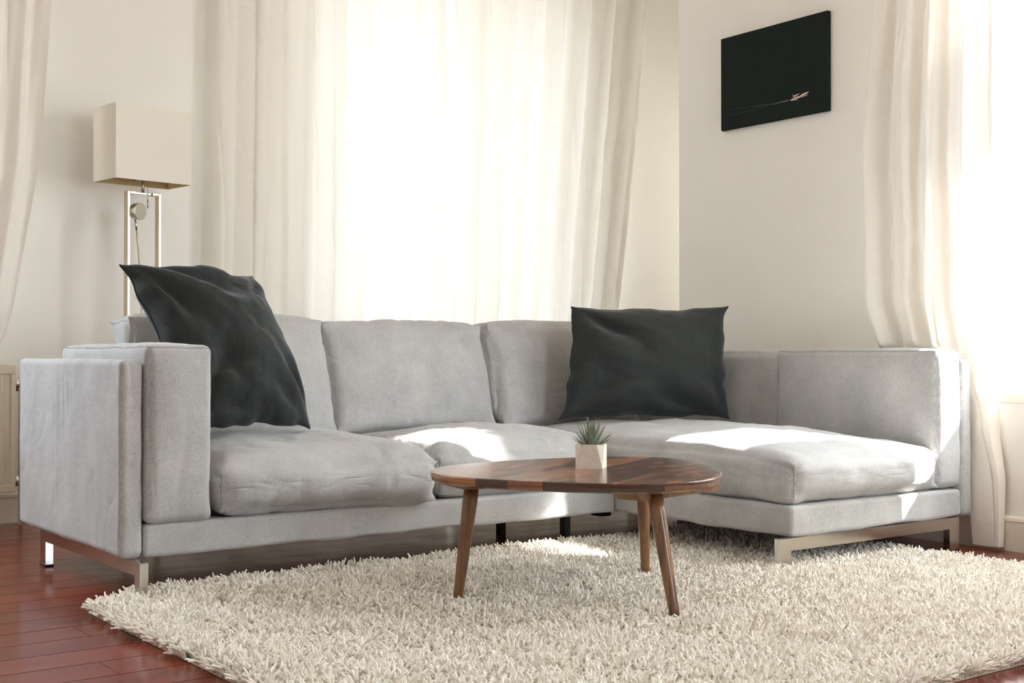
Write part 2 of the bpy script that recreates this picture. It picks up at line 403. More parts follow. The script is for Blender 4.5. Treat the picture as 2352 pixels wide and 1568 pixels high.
def skirting(name, p0, p1, nrm, h=.12, t=.016):
    p0 = Vector(p0); p1 = Vector(p1); n = Vector(nrm); d = (p1-p0)
    prof = [(0, 0), (t, 0), (t, h-.02), (t+.005, h-.016), (t+.004, h-.006), (t-.006, h), (0, h)]
    V = [tuple(p+n*a+Vector((0, 0, b))) for p in (p0, p1) for a, b in prof]; k = len(prof)
    F = [(i, (i+1) % k, k+(i+1) % k, k+i) for i in range(k)]+[tuple(range(k-1, -1, -1)), tuple(range(k, 2*k))]
    o = mesh_obj(name, V, F, M['trim'], smooth=False, org=(0, 0, 0)); bm = bmesh.new(); bm.from_mesh(o.data)
    bmesh.ops.recalc_face_normals(bm, faces=bm.faces); bm.to_mesh(o.data); bm.free(); return structure(o)
skirting('baseboard_right', (XR, YF, 0), (XR, YC, 0), (-1, 0, 0))
skirting('baseboard_back', (XL, YB, 0), (XA, YB, 0), (0, -1, 0))
skirting('baseboard_alcove', (XA, YC, 0), (XA, YB, 0), (-1, 0, 0))
skirting('baseboard_left', (XL, YF, 0), (XL, YB, 0), (1, 0, 0))
skirting('baseboard_front', (XL, YF, 0), (XR, YF, 0), (0, 1, 0))

def window(name, axis, plane, a0, a1, z0, z1, cols, transom=None, out=1, sill=True, w=.055, mull=None, mw=.035, rail=.055, apron=True):
    # axis 'x': pane in plane x=plane, running along y ; out = sign of outside
    P = (lambda a, d, z: (plane+d*out, a, z)) if axis == 'x' else (lambda a, d, z: (a, plane+d*out, z))
    def bx(mb, aa, ab, da, db, za, zb):
        p = P(aa, da, za); q = P(ab, db, zb)
        mb.box([min(p[i], q[i]) for i in range(3)], [max(p[i], q[i]) for i in range(3)])
    f = MB(); edges = [a0]+(mull if mull else [a0+(a1-a0)*c/cols for c in range(1, cols)])+[a1]
    bx(f, a0, a0+w, -.03, .03, z0, z1); bx(f, a1-w, a1, -.03, .03, z0, z1)
    bx(f, a0+w, a1-w, -.03, .03, z0, z0+rail); bx(f, a0+w, a1-w, -.03, .03, z1-w, z1)
    for m in edges[1:-1]:
        bx(f, m-mw, m+mw, -.03, .03, z0+rail, z1-w)
    root = empty(name, P((a0+a1)/2, 0, z0)); root['kind'] = 'structure'
    def kid(mb, nm, mat, **k):
        o = mb.build(nm, mat, None, org=root.location, **k); o.parent = root; o.location = (0, 0, 0); return o
    kid(f, 'window_frame', M['trim'], bevel=.004)
    if transom:
        t = MB(); bx(t, a0+w, a1-w, -.028, .028, transom[0], transom[1]); kid(t, 'transom_bar', M['trim'])
    for c in range(len(edges)-1):
        g = MB(); bx(g, edges[c]+.02, edges[c+1]-.02, -.003, .003, z0+.03, z1-.03); kid(g, 'pane', M['glass'])
    if sill:
        s = MB(); bx(s, a0+.002, a1-.002, -.206, -.031, z0-.02, z0+.008); kid(s, 'sill', M['trim'], bevel=.003)
    return root
window('window_1', 'x', XR+.20, WR[0], WR[1], WR[2], WR[3], 2, mull=[-1.62], rail=.225)
window('window_2', 'y', YB+.20, WB[0], WB[1], WB[2], WB[3], 2, w=.10, mull=[2.50], mw=.085)
window('window_3', 'y', YB+.20, WL[0], WL[1], WL[2], WL[3], 1)
window('fill_window', 'y', YF-.20, WF[0], WF[1], WF[2], WF[3], 2, out=-1)
window('alcove_fill_window', 'x', XA+.20, WA[0], WA[1], WA[2], WA[3], 1)
def pt(a, b, n):
    c = [(a[i]+b[i])/2 for i in range(3)]
    s = [abs(a[i]-b[i]) for i in range(3)]
    portal(c, n, s[1] if abs(n[0]) else s[0], s[2])
pt((XR+T+.01, WR[0], WR[2]), (XR+T+.01, WR[1], WR[3]), (-1, 0, 0))
pt((XA+T+.01, WA[0], WA[2]), (XA+T+.01, WA[1], WA[3]), (-1, 0, 0))
pt((WB[0], YB+T+.01, WB[2]), (WB[1], YB+T+.01, WB[3]), (0, -1, 0))
pt((WL[0], YB+T+.01, WL[2]), (WL[1], YB+T+.01, WL[3]), (0, -1, 0))
pt((WF[0], YF-T-.01, WF[2]), (WF[1], YF-T-.01, WF[3]), (0, 1, 0))

# ---------------------------------------------------------------- sofa
sofa = empty('corner_sofa', (0, 0, 0))
tag(sofa, 'light grey woven fabric corner sofa with long chaise and chrome legs', 'sofa')
sm = M['sofa']
def block(lo, hi, r=.018, wr=.0015, n=24, seed=0, name='frame_panel', warp=None, crease=0, par=None):
    return soft_box(name, lo, hi, r, sm, par or sofa, wr=wr, wscale=7, n=n, seed=seed, warp=warp, crease=crease)[0]
zb = .117
def hemwave(P, C):
    b = np.clip(-C[..., 2], 0, 1)**3
    P[..., 2] += b*0.004*vnoise(P*np.array([1, 1, 0]), 9, 3); return P
def pulls(P, C):      # a few vertical pull folds in the cover of the outer face
    o_ = np.clip(-C[..., 0], 0, 1)**2; z = P[..., 2]; y = P[..., 1]
    for yc, z0, z1, a in ((.50, .40, .64, .0030), (.465, .48, .645, .0026), (.56, .17, .63, .0016), (.60, .15, .60, .0012), (.22, .13, .50, -.0012)):
        w = np.clip((z-z0)/.06, 0, 1)*np.clip((z1-z)/.04, 0, 1); P[..., 0] -= o_*a*w*np.exp(-((y-yc-.02*(z-.5))/.008)**2)
    return P
arm_l = block((0, 0, zb), (.066, .963, .665), .02, .002, 110, 1, 'arm_panel', pulls, .0012)
block((2.680, -.808, zb), (2.743, .963, .662), .02, .002, 30, 2, 'arm_panel')
block((.068, .905, zb), (2.678, .965, .662), .02, .002, 30, 3, 'back_panel')
block((.067, 0.0, zb), (1.792, .903, .207), .012, .002, 44, 4, 'seat_base', hemwave)
block((1.794, -.808, zb), (2.679, .903, .212), .014, .002, 44, 5, 'chaise_base', hemwave)

def padwarp(P, C): return P
op, f = soft_box('arm_pad', (.070, -.014, .207), (.262, .74, .704), .026, sm, sofa, puff=(.006, .010, .006), e=4, n=30, wr=.003, seed=11, crease=.0025, ears=.003)
seam(f, (-1, -1, 1), (1, -1, 1), op, M['seam']); seam(f, (-1, -1, 1), (-1, 1, 1), op, M['seam'])
op, f = soft_box('arm_pad', (2.545, -.800, .218), (2.690, -.085, .695), .026, sm, sofa, puff=(.012, .010, .006), e=4, n=30, wr=.003, seed=12, crease=.0015, ears=.003)
seam(f, (-1, -1, 1), (1, -1, 1), op, M['seam']); seam(f, (-1, -1, 1), (-1, 1, 1), op, M['seam'])
op, f = soft_box('arm_pad', (2.575, -.083, .218), (2.678, .80, .688), .03, sm, sofa, puff=(.010, .004, .006), e=5, n=24, wr=.002, seed=13)

def seatcush(lo, hi, seed, puff, r=.07, crease=.007, warp=None):
    op, f = soft_box('seat_cushion', lo, hi, r, sm, sofa, puff=puff, e=2.2, n=44, wr=.008, wscale=6, seed=seed, crease=crease, ears=.016, warp=warp)
    for s in (-1, 1): seam(f, (s, -1, -.9), (s, -1, .96), op, M['seam'], .001)
    return op
def droop(P, C):      # top front edge rolls down
    t = np.clip(-C[..., 1], 0, 1)**4*np.clip(C[..., 2]+.2, 0, 1); P[..., 2] -= .024*t+.018*np.abs(C[..., 0])**5*np.clip(C[..., 2], 0, 1); return P
def w1(P, C):
    P = droop(P, C); P[..., 1] -= .030*np.clip(C[..., 0], 0, 1)*np.clip(-C[..., 1], 0, 1); P[..., 2] -= .010*np.clip(C[..., 0], 0, 1)*np.clip(-C[..., 1], 0, 1)*np.clip(-C[..., 2], 0, 1)
    return P
seatcush((.268, -.030, .210), (1.020, .66, .396), 21, (.010, .036, .036), warp=w1)
seatcush((1.036, -.000, .210), (1.788, .66, .394), 22, (.006, .026, .036), warp=droop)
seatcush((1.800, -.815, .216), (2.552, .72, .386), 23, (.006, .022, .040), r=.055, crease=.0035, warp=droop)

def backcush(x0, x1, ztop, seed, y0=.60, lean=.13):
    lo = (x0, y0, .385); hi = (x1, y0+.19, ztop)
    def warp(P, C):
        t = (P[..., 2]-.385)/(ztop-.385); P[..., 1] += lean*t - .00
        P[..., 2] += -.010*np.abs(C[..., 0])**6*np.clip(C[..., 2], 0, 1) - .03*np.clip(C[..., 1], 0, 1)*t*.3
        return P
    op, f = soft_box('back_cushion', lo, hi, .05, sm, sofa, puff=(.010, .045, .008), e=2.4, n=40, wr=.007, wscale=5, seed=seed, crease=.0065, ears=.018, warp=warp)
    seam(f, (-1, -1, .97), (-1, 1, .97), op, M['seam'], .001)
    return op
backcush(.275, 1.000, .815, 31, .575)
backcush(1.006, 1.730, .806, 32, .605)
backcush(1.738, 2.470, .815, 33, .590)

def leg_frame(pts_bar, legs, mat, par=sofa, name='leg_frame'):
    mb = MB().box(*pts_bar); o = mb.build(name, mat, par)
    for lo, hi in legs:
        l = MB().box(lo, hi).build('leg', mat, o)
    return o
def foot(lo, hi, par): return MB().box(lo, hi).build('rubber_foot', M['black'], par, bevel=.001)
# left sled: bar along Y
lf = leg_frame(((.022, -.088, .080), (.046, .790, .1165)), [((.022, -.088, .006), (.046, -.050, .080)), ((.022, .735, .006), (.046, .790, .080))], M['chrome'])
foot((.020, -.090, 0), (.048, -.048, .006), lf); foot((.020, .733, 0), (.048, .792, .006), lf)
rf = leg_frame(((1.740, -.812, .078), (2.655, -.788, .1165)), [((1.740, -.812, .006), (1.788, -.788, .078)), ((2.600, -.812, .006), (2.655, -.788, .078))], M['chrome'])
foot((1.738, -.814, 0), (1.790, -.786, .006), rf); foot((2.598, -.814, 0), (2.657, -.786, .006), rf)
mf = leg_frame(((1.630, .085, .095), (1.654, .50, .1165)), [((1.630, .085, .0), (1.654, .115, .095)), ((1.630, .470, .0), (1.654, .50, .095))], M['darkleg'])
lb = leg_frame(((2.660, .30, .08), (2.684, .90, .1165)), [((2.660, .30, .0), (2.684, .35, .080)), ((2.660, .85, .0), (2.684, .90, .080))], M['chrome'])
MB().box((1.88, .18, .075), (1.93, .24, .1165)).build('corner_bracket', M['darkleg'], sofa, bevel=.003)

# ---------------------------------------------------------------- loose cushions
def pillow(name, TL, TR, BR, BL, thick, seed, mat, flip=1, fold=None, n=90, pinch=.05, rb_=0.0, bow=(0, 0), cw=((-1, -1, 1, .34), (1, -1, 1, .34), (-1, 1, 1, .34), (1, 1, 1, .34))):
    TL, TR, BR, BL = [np.array(p, float) for p in (TL, TR, BR, BL)]
    g = np.sin(np.linspace(-1, 1, n)*math.pi/2)
    U, Vv = np.meshgrid(g, g, indexing='ij')          # U -1 left..1 right, V -1 bottom..1 top
    def base(U, Vv):
        a = (U+1)/2; b = (Vv+1)/2
        return (BL*((1-a)*(1-b))[..., None] + BR*(a*(1-b))[..., None] + TL*((1-a)*b)[..., None] + TR*(a*b)[..., None])
    N = np.cross((TR+BR-TL-BL), (TL+TR-BL-BR)); N /= np.linalg.norm(N); N *= flip
    U2 = U*(1-pinch*(.45*(1-Vv**2)+.55*(1-np.abs(Vv)**9))*np.where(U > 0, 1-rb_, 1)); V2 = Vv*(1-pinch*(.45*(1-U**2)+.55*(1-np.abs(U)**9)))
    U2 = U2+.022*vnoise(np.stack([U*0+seed, Vv, U*0], -1), 5)*np.abs(U)**6; V2 = V2+.026*vnoise(np.stack([U, Vv*0+seed, U*0], -1), 5)*np.abs(Vv)**6
    P0 = base(U2, V2)
    prof = (np.clip(1-np.abs(U)**2.4, 0, 1)*np.clip(1-np.abs(Vv)**2.4, 0, 1))**.55
    D = np.stack([U, Vv, U*0], -1)
    wr = fbm(D, 2.1, seed)*.018
    for cx_, cy_, wt, sg in cw:
        dx = U-cx_; dy = Vv-cy_; r = np.sqrt(dx*dx+dy*dy)+1e-6; th = np.arctan2(dy, dx)
        k = 9 if fold is None else fold
        sn = np.sin(th*k+seed*1.7+cx_+2*cy_+1.2*r+1.8*vnoise(D, 1.5, seed+4)); wr = wr+.018*wt*np.exp(-((r-.5-.3*(sg-.34))/sg)**2)*np.minimum(r*2, 1)*(sn*.9-.35*np.abs(sn)**3)*1.35
    wr = wr*prof**.7
    side = []
    for s in (1, -1):
        th_ = thick*(.62 if s > 0 else .38)
        Q = P0+N*(s*(prof*th_+(wr if s > 0 else wr*.4))+ (bow[0]*(1-U**2)+bow[1]*(1-Vv**2)))[..., None]
        side.append(Q)
    V = np.concatenate([side[0].reshape(-1, 3), side[1].reshape(-1, 3)]); F = []
    off = n*n; I = lambda i, j, s: s*off+i*n+j
    for i in range(n-1):
        for j in range(n-1):
            F.append((I(i, j, 0), I(i+1, j, 0), I(i+1, j+1, 0), I(i, j+1, 0)))
            F.append((I(i, j, 1), I(i, j+1, 1), I(i+1, j+1, 1), I(i+1, j, 1)))
    ring = [(i, 0) for i in range(n)]+[(n-1, j) for j in range(1, n)]+[(i, n-1) for i in range(n-2, -1, -1)]+[(0, j) for j in range(n-2, 0, -1)]
    o = mesh_obj(name, V, F, mat); bm = bmesh.new(); bm.from_mesh(o.data); bmesh.ops.remove_doubles(bm, verts=bm.verts, dist=.0002)
    bmesh.ops.recalc_face_normals(bm, faces=bm.faces); bm.to_mesh(o.data); bm.free()
    org = np.array(o.location)
    rim = [tuple(side[0][i, j]-org) for i, j in ring]+[tuple(side[0][0, 0]-org)]
    MB().tube(rim, .0028, 6).build('seam', mat, o, True)
    return o
pl = pillow('throw_cushion', (.175, .50, .962), (.655, .56, .936), (.690, .215, .437), (.330, .235, .440), .23, 3, M['linen'], fold=9, bow=(.02, .0), pinch=.06, rb_=2.1, cw=((-1, 1, 1.3, .95), (1, 1, .7, .3), (1, -1, .9, .35), (-1, -1, 1.0, .45)))
tag(pl, 'dark charcoal throw cushion at the left arm of the sofa', 'cushion', 'charcoal throw cushions')
pr = pillow('throw_cushion', (2.000, .505, .868), (2.520, .150, .872), (2.515, .130, .424), (1.905, .455, .424), .19, 8, M['linen'], fold=6, pinch=.07, cw=((-1, 1, 1.8, .55), (1, 1, .5, .3), (1, -1, 1.2, .35), (-1, -1, 1.0, .4)))
tag(pr, 'dark charcoal throw cushion in the corner above the chaise', 'cushion', 'charcoal throw cushions')

# ---------------------------------------------------------------- coffee table
TZ = .362
table = empty('coffee_table', (1.04, -.77, 0))
tag(table, 'three-legged rounded triangular coffee table of glossy reddish brown wood', 'table')
ctrl = [(0.672,-0.512),(0.765,-0.425),(0.892,-0.388),(1.086,-0.376),(1.27,-0.405),(1.40,-0.462),(1.485,-0.56),(1.475,-0.69),(1.385,-0.863),(1.262,-1.031),(1.171,-1.104),(1.059,-1.148),(0.926,-1.142),(0.837,-1.084),(0.746,-0.973),(0.671,-0.835),(0.626,-0.71),(0.632,-0.60)]
def catmull(P, k):
    P = np.array(P); n = len(P); out = []
    for i in range(n):
        p0, p1, p2, p3 = P[(i-1) % n], P[i], P[(i+1) % n], P[(i+2) % n]
        for j in range(k):
            t = j/k; out.append(.5*((2*p1)+(-p0+p2)*t+(2*p0-5*p1+4*p2-p3)*t*t+(-p0+3*p1-3*p2+p3)*t**3))
    return np.array(out)
oc = catmull(ctrl, 8)
for _ in range(6): oc = (np.roll(oc, 1, 0)+oc*2+np.roll(oc, -1, 0))/4
def ring_solid(o2d, prof, c):     # prof list of (inset, z)
    c = np.array(c); V = []; F = []; n = len(o2d)
    d = o2d-c; L = np.linalg.norm(d, axis=1, keepdims=True)
    for ins, z in prof:
        q = c+d*(1-ins/L); V += [(x, y, z) for x, y in q]
    for a in range(len(prof)-1):
        for i in range(n): F.append((a*n+i, a*n+(i+1) % n, (a+1)*n+(i+1) % n, (a+1)*n+i))
    F.append(tuple(range(n-1, -1, -1))); F.append(tuple((len(prof)-1)*n+i for i in range(n)))
    return V, F
cen = (1.05, -.75)
V, F = ring_solid(oc, [(.012, TZ-.026), (.003, TZ-.022), (0, TZ-.012), (0, TZ-.004), (.0012, TZ-.0012), (.004, TZ)], cen)
L0 = np.array(table.location)
def tpart(name, V, F, mat, par=table, smooth=False):
    o = mesh_obj(name, np.array(V)-L0, F, mat, par, smooth); return o
tpart('tabletop', V, F, M['top'])
for ft, tp in (((.985, -1.140), (.988, -1.062)), ((.688, -.618), (.728, -.628)), ((1.366, -.618), (1.334, -.640))):
    mb = MB(); n = 9; pts = []; rs = []
    for i in range(n):
        t = i/(n-1); pts.append((ft[0]+(tp[0]-ft[0])*t-L0[0], ft[1]+(tp[1]-ft[1])*t-L0[1], .012+(TZ-.040-.012)*t)); rs.append(.0125+.0075*min(1, t*1.15))
    mb.tube(pts, rs, 28).build('leg', M['legwood'], table, True)
def plank(a, b, w, z0, z1, name):
    a = np.array(a); b = np.array(b); d = (b-a)/np.linalg.norm(b-a); n_ = np.array([-d[1], d[0]])*w/2
    q = [a+n_, a-n_, b-n_, b+n_]; qi = [a+n_+d*.025, a-n_+d*.025, b-n_-d*.025, b+n_-d*.025]
    V = [(*p, z1) for p in q]+[(*p, z0) for p in qi]
    o = tpart(name, V, [(0, 1, 2, 3), (7, 6, 5, 4), (0, 4, 5, 1), (1, 5, 6, 2), (2, 6, 7, 3), (3, 7, 4, 0)], M['legwood'])
    bm = bmesh.new(); bm.from_mesh(o.data); bmesh.ops.recalc_face_normals(bm, faces=bm.faces); bm.to_mesh(o.data); bm.free()
plank((.90, -1.045), (1.285, -.965), .075, TZ-.050, TZ-.0265, 'leg_rail')
plank((.70, -.70), (.745, -.50), .06, TZ-.040, TZ-.0265, 'leg_rail')
plank((1.20, -.62), (1.42, -.62), .06, TZ-.040, TZ-.0265, 'leg_rail')

# ---------------------------------------------------------------- potted succulent
pc = Vector((1.078, -.708, TZ))
pot = empty('potted_succulent', pc, math.radians(-50))
tag(pot, 'striped green succulent in a small faceted pale stone pot on the coffee table', 'plant')
def mat_pot():
    t = NT('pale_marbled_concrete'); b = t.pr(srgb(214, 204, 190), .75, 0, .25); tc = t.n('ShaderNodeTexCoord').outputs['Object']
    v = t.noise(tc, 32, 4, .55, 2.2).outputs[0]
    t.l(t.ramp(v, [(.0, srgb(222, 213, 200)), (.50, srgb(222, 213, 200)), (.54, srgb(205, 196, 184)), (.57, srgb(218, 208, 195)), (1, srgb(212, 202, 188))]).outputs[0], b.inputs['Base Color'])
    return t.done(b.outputs[0])
def pot_mesh():
    R = .0375*1.0; h = .066; V = []; F = []
    bot = [(R*sx, R*sy, 0) for sx, sy in ((-1, -1), (1, -1), (1, 1), (-1, 1))]
    tw = .0225; tw2 = .0400
    top = []
    for k in range(4):
        a = -math.pi/2+k*math.pi/2; nx, ny = math.cos(a), math.sin(a); tx, ty = -ny, nx
        for s in (-1, 1): top.append((nx*tw2+tx*tw*s, ny*tw2+ty*tw*s, h))
    # order: side k has top verts 2k,2k+1 ; bottom corners k,k+1
    V = bot+top
    for k in range(4):
        b0, b1 = k, (k+1) % 4
        F.append((b0, b1, 4+2*k+1, 4+2*k)); F.append((b1, 4+(2*k+2) % 8, 4+2*k+1))
    F.append((3, 2, 1, 0))
    inn = [(x*.86, y*.86, h) for x, y, z in top]; deep = [(x*.84, y*.84, h-.010) for x, y, z in top]
    V += inn+deep
    for i in range(8):
        j = (i+1) % 8; F.append((4+i, 4+j, 12+j, 12+i)); F.append((12+i, 12+j, 20+j, 20+i))
    F.append(tuple(20+i for i in range(8)))
    return V, F
V, F = pot_mesh(); o = mesh_obj('pot', V, F, mat_pot(), pot, False)
bm = bmesh.new(); bm.from_mesh(o.data); bmesh.ops.recalc_face_normals(bm, faces=bm.faces); bm.to_mesh(o.data); bm.free()
sv = MB(); k = 16
sv.add([(0, 0, .060)]+[(.029*math.cos(2*math.pi*i/k), .029*math.sin(2*math.pi*i/k), .0575) for i in range(k)], [(0, 1+i, 1+(i+1) % k) for i in range(k)])
sv.build('soil', mat_plain('dark_soil', srgb(60, 48, 36), .95, bump=.5, bscale=300), pot, True)
def mat_leaf():
    t = NT('striped_succulent_leaf'); b = t.pr(srgb(60, 84, 52), .5, 0, .4); tc = t.n('ShaderNodeTexCoord').outputs['UV']
    sp = t.n('ShaderNodeSeparateXYZ'); t.l(tc, sp.inputs[0])
    ns = t.noise(tc, 6, 2).outputs[0]
    s = t.math('SINE', t.math('MULTIPLY', t.math('ADD', sp.outputs[1], t.math('MULTIPLY', ns, .05)), 120.0))
    t.l(t.ramp(s, [(.40, srgb(44, 66, 38)), (.62, srgb(58, 80, 48)), (.72, srgb(214, 220, 200))]).outputs[0], b.inputs['Base Color'])
    return t.done(b.outputs[0])
ml = mat_leaf()
def leaf(az, el, L, w, curl, r0=.006):
    n = 12; m = 8; V = []; F = []; UV = []
    p = Vector((math.cos(az)*r0, math.sin(az)*r0, .0575)); e = el
    d_h = Vector((math.cos(az), math.sin(az), 0)); side = Vector((-math.sin(az), math.cos(az), 0))
    for i in range(n):
        t = i/(n-1); d = d_h*math.cos(e)+Vector((0, 0, 1))*math.sin(e); nn = side.cross(d)
        ww = w*(1-t)**.75*(.75+.6*t*(1-t)*2)+.0003
        for j in range(m):
            a = 2*math.pi*j/m; V.append(p+side*ww*math.cos(a)+nn*ww*.45*math.sin(a)); UV.append((j/m, t*L/.05))
        p = p+d*(L/(n-1)); e += curl/(n-1)
    for i in range(n-1):
        for j in range(m): F.append((i*m+j, i*m+(j+1) % m, (i+1)*m+(j+1) % m, (i+1)*m+j))
    F.append(tuple(range(m))); F.append(tuple((n-1)*m+j for j in range(m)))
    o = mesh_obj('leaf', V, F, ml, pot, True)
    uv = o.data.uv_layers.new(name='UVMap')
    for lp in o.data.loops: uv.data[lp.index].uv = UV[lp.vertex_index]
rr = random.Random(5)
for i in range(30):
    ring = i//10; az = i*2.39996+rr.uniform(-.15, .15)
    el = [.45, .95, 1.28][ring]+rr.uniform(-.14, .14); L = [.062, .080, .084][ring]*rr.uniform(.85, 1.12)
    leaf(az, el, L, .0064, [.25, .35, .15][ring]*rr.uniform(.3, 1.3), [.008, .006, .003][ring])

# ---------------------------------------------------------------- shag rug
rug = empty('shag_rug', (1.15, -.95, 0)); tag(rug, 'cream long-pile shag rug under the coffee table and chaise', 'rug')
RX0, RX1, RY0, RY1 = -.115, 2.40, -1.86, .035
def inside(x, y):   # chamfered rear-left corner
    return (x > RX0) & (x < RX1) & (y > RY0) & (y < RY1) & ((x-RX0)*.75+(RY1-y) > .135)
rb = [(RX0, RY0), (RX1, RY0), (RX1, RY1), (RX0+.17, RY1), (RX0, RY1-.13)]
V = [(x, y, 0.001) for x, y in rb]+[(x, y, .004) for x, y in rb]; k = len(rb)
mrug = mat_plain('cream_rug_backing', srgb(186, 172, 148), .95, spec=.05)
mesh_obj('backing', np.array(V)-np.array([1.15, -.95, 0]), [tuple(range(k-1, -1, -1)), tuple(range(k, 2*k))]+[(i, (i+1) % k, k+(i+1) % k, k+i) for i in range(k)], mrug, rug, False)
def mat_pile():
    t = NT('cream_shag_yarn'); b = t.pr(srgb(226, 214, 192), .9, 0, .1); hi = t.n('ShaderNodeHairInfo')
    t.l(t.ramp(hi.outputs['Random'], [(0, srgb(216, 208, 195)), (.5, srgb(240, 234, 224)), (1, srgb(251, 247, 241))]).outputs[0], b.inputs['Base Color'])
    return t.done(b.outputs[0])
def make_pile():
    sp = .0145; xs = np.arange(RX0, RX1, sp); ys = np.arange(RY0, RY1, sp); X, Y = np.meshgrid(xs, ys); X = X.ravel(); Y = Y.ravel()
    X = X+RNG.uniform(-.5, .5, X.size)*sp; Y = Y+RNG.uniform(-.5, .5, Y.size)*sp
    k = inside(X, Y); X = X[k]; Y = Y[k]
    # tuft lean field
    Q = np.stack([X, Y, X*0], -1)
    lx = vnoise(Q, 12, 1)*1.6+vnoise(Q, 30, 2)*1.3+.05; ly = vnoise(Q, 12, 41)*1.6+vnoise(Q, 30, 42)*1.3-.1
    lx += RNG.normal(0, .28, X.size); ly += RNG.normal(0, .28, X.size)
    # outward lean at edges
    for a, b_, s in ((X-RX0, 'x', -1), (RX1-X, 'x', 1), (Y-RY0, 'y', -1), (RY1-Y, 'y', 1)):
        w = np.exp(-(a/.022)**2)*2.2
        if b_ == 'x': lx += s*w*.5
        else: ly += s*w*.5
    m = 6; X = np.repeat(X, m); Y = np.repeat(Y, m); lx = np.repeat(lx, m); ly = np.repeat(ly, m); N = X.size
    ang = RNG.uniform(0, 2*math.pi, N); sr = np.sqrt(RNG.random(N))
    bx = X+np.cos(ang)*sr*.0035; by = Y+np.sin(ang)*sr*.0035
    ox = np.cos(ang)*sr*1.05+lx*.7+RNG.normal(0, .34, N); oy = np.sin(ang)*sr*1.05+ly*.7+RNG.normal(0, .34, N)
    Lh = .040*RNG.uniform(.75, 1.15, N)*(1+.18*np.repeat(vnoise(Q, 9, 77), m)); K = 5; pts = np.zeros((N, K, 3)); rad = np.zeros((N, K))
    nrm = np.sqrt(ox**2+oy**2)
    x = bx.copy(); y = by.copy(); z = np.full(N, .003)
    for i in range(K):
        t = i/(K-1); pts[:, i, 0] = x; pts[:, i, 1] = y; pts[:, i, 2] = np.maximum(z, .004)
        rad[:, i] = .0025*(1.0 if i < K-1 else .85)
        bend = .35+1.5*t; dx = ox*bend; dy = oy*bend; dz = 1.0-.25*t*nrm; l = np.sqrt(dx*dx+dy*dy+dz*dz); st = Lh/(K-1)/l
        x = x+dx*st; y = y+dy*st; z = z+dz*st
    pts[:, :, 0] -= 1.15; pts[:, :, 1] += .95
    c = bpy.data.hair_curves.new('pile'); c.add_curves([K]*N)
    c.attributes['position'].data.foreach_set('vector', pts.reshape(-1).astype(np.float32))
    ra = c.attributes.get('radius') or c.attributes.new('radius', 'FLOAT', 'POINT')
    ra.data.foreach_set('value', rad.reshape(-1).astype(np.float32))
    c.materials.append(mat_pile())
    o = bpy.data.objects.new('pile', c); COL.objects.link(o); o.parent = rug; o['kind'] = 'stuff'
make_pile()

# ---------------------------------------------------------------- curtains
def curtain(name, P, zs, ns, label, group, mat=None):
    V = []; F = []; Z = np.linspace(0, 1, zs); Sx = np.linspace(0, 1, ns)
    A, B = np.meshgrid(Z, Sx, indexing='ij'); Q = P(A, B); V = Q.reshape(-1, 3)
    for i in range(zs-1):
        for j in range(ns-1): F.append((i*ns+j, i*ns+j+1, (i+1)*ns+j+1, (i+1)*ns+j))
    o = mesh_obj(name, V, F, mat or M['curtain']); tag(o, label, 'curtain', group); return o, Q
def foldprof(s, z, k, seed, amp):
    ph = vnoise(np.stack([s*3, z*.5, s*0+seed], -1), 1.0, seed)*1.6
    a = np.sin(2*math.pi*k*s+ph*2.2+seed)
    b = np.sin(2*math.pi*k*2.3*s+seed*2+ph)*.25
    am = amp*(.65+.5*vnoise(np.stack([s*4, z*.4, s*0], -1), 1.0, seed+3))
    w = (1-np.abs(vnoise(np.stack([s*14+z*.8, z*2.2-s*2, s*0], -1), 1.0, seed+8)))**6*.006
    return am*(a+b)+w+vnoise(np.stack([s*30, z*6, s*0], -1), 1.0, seed+11)*.0022
def back_panel(x0t, x0b, x1t, x1b, k, seed, amp=.032, y=1.80, zt=2.85):
    def P(A, B):
        z = .03+A*(zt-.03); t = np.clip((z-.8)/(1.6), 0, 1.2)
        a = x0b+(x0t-x0b)*t; b = x1b+(x1t-x1b)*t
        s = B+.035*np.sin(B*math.pi*2*2+seed)*np.sin(B*math.pi)
        x = a+(b-a)*s+.010*np.sin(2*math.pi*k*s*2+seed)*np.clip(np.minimum(B, 1-B)*20, 0, 1)+.004*vnoise(np.stack([A*6, B*3, A*0], -1), 1, seed)
        yy = y+foldprof(s, z, k, seed, amp*(.8+.2*A)); return np.stack([x, yy, z], -1)
    return P
curtain('curtain', back_panel(1.081, 1.054, 2.258, 2.272, 7.5, 2.0), 90, 420, 'white curtain on the back window, left panel, beside the floor lamp', 'back window curtains')
curtain('curtain', back_panel(2.296, 2.284, 3.597, 3.376, 7.0, 5.0), 90, 420, 'white curtain on the back window, right panel, nearer the painting', 'back window curtains')
MB().tube([(-1.4, 1.81, 2.88), (4.1, 1.81, 2.88)], .012, 12).build('curtain_rail', M['trim'])
bpy.data.objects['curtain_rail']['label'] = 'white curtain rail along the back wall'; bpy.data.objects['curtain_rail']['category'] = 'curtain rail'
def left_P(A, B):
    z = .655+A*(2.85-.655)
    zz = [.655, .74, .87, 1.4, 2.1, 2.9]; xr = np.interp(z, zz, [.10, .165, .20, .285, .335, .345])
    x0 = xr-.62-.25*(1-A)*0; x = x0+(xr-x0)*B
    y = 1.735+foldprof(B, z, 5, 9, .026); return np.stack([x, y, z], -1)
curtain('curtain', left_P, 70, 220, 'white curtain above the radiator at the left edge', None)
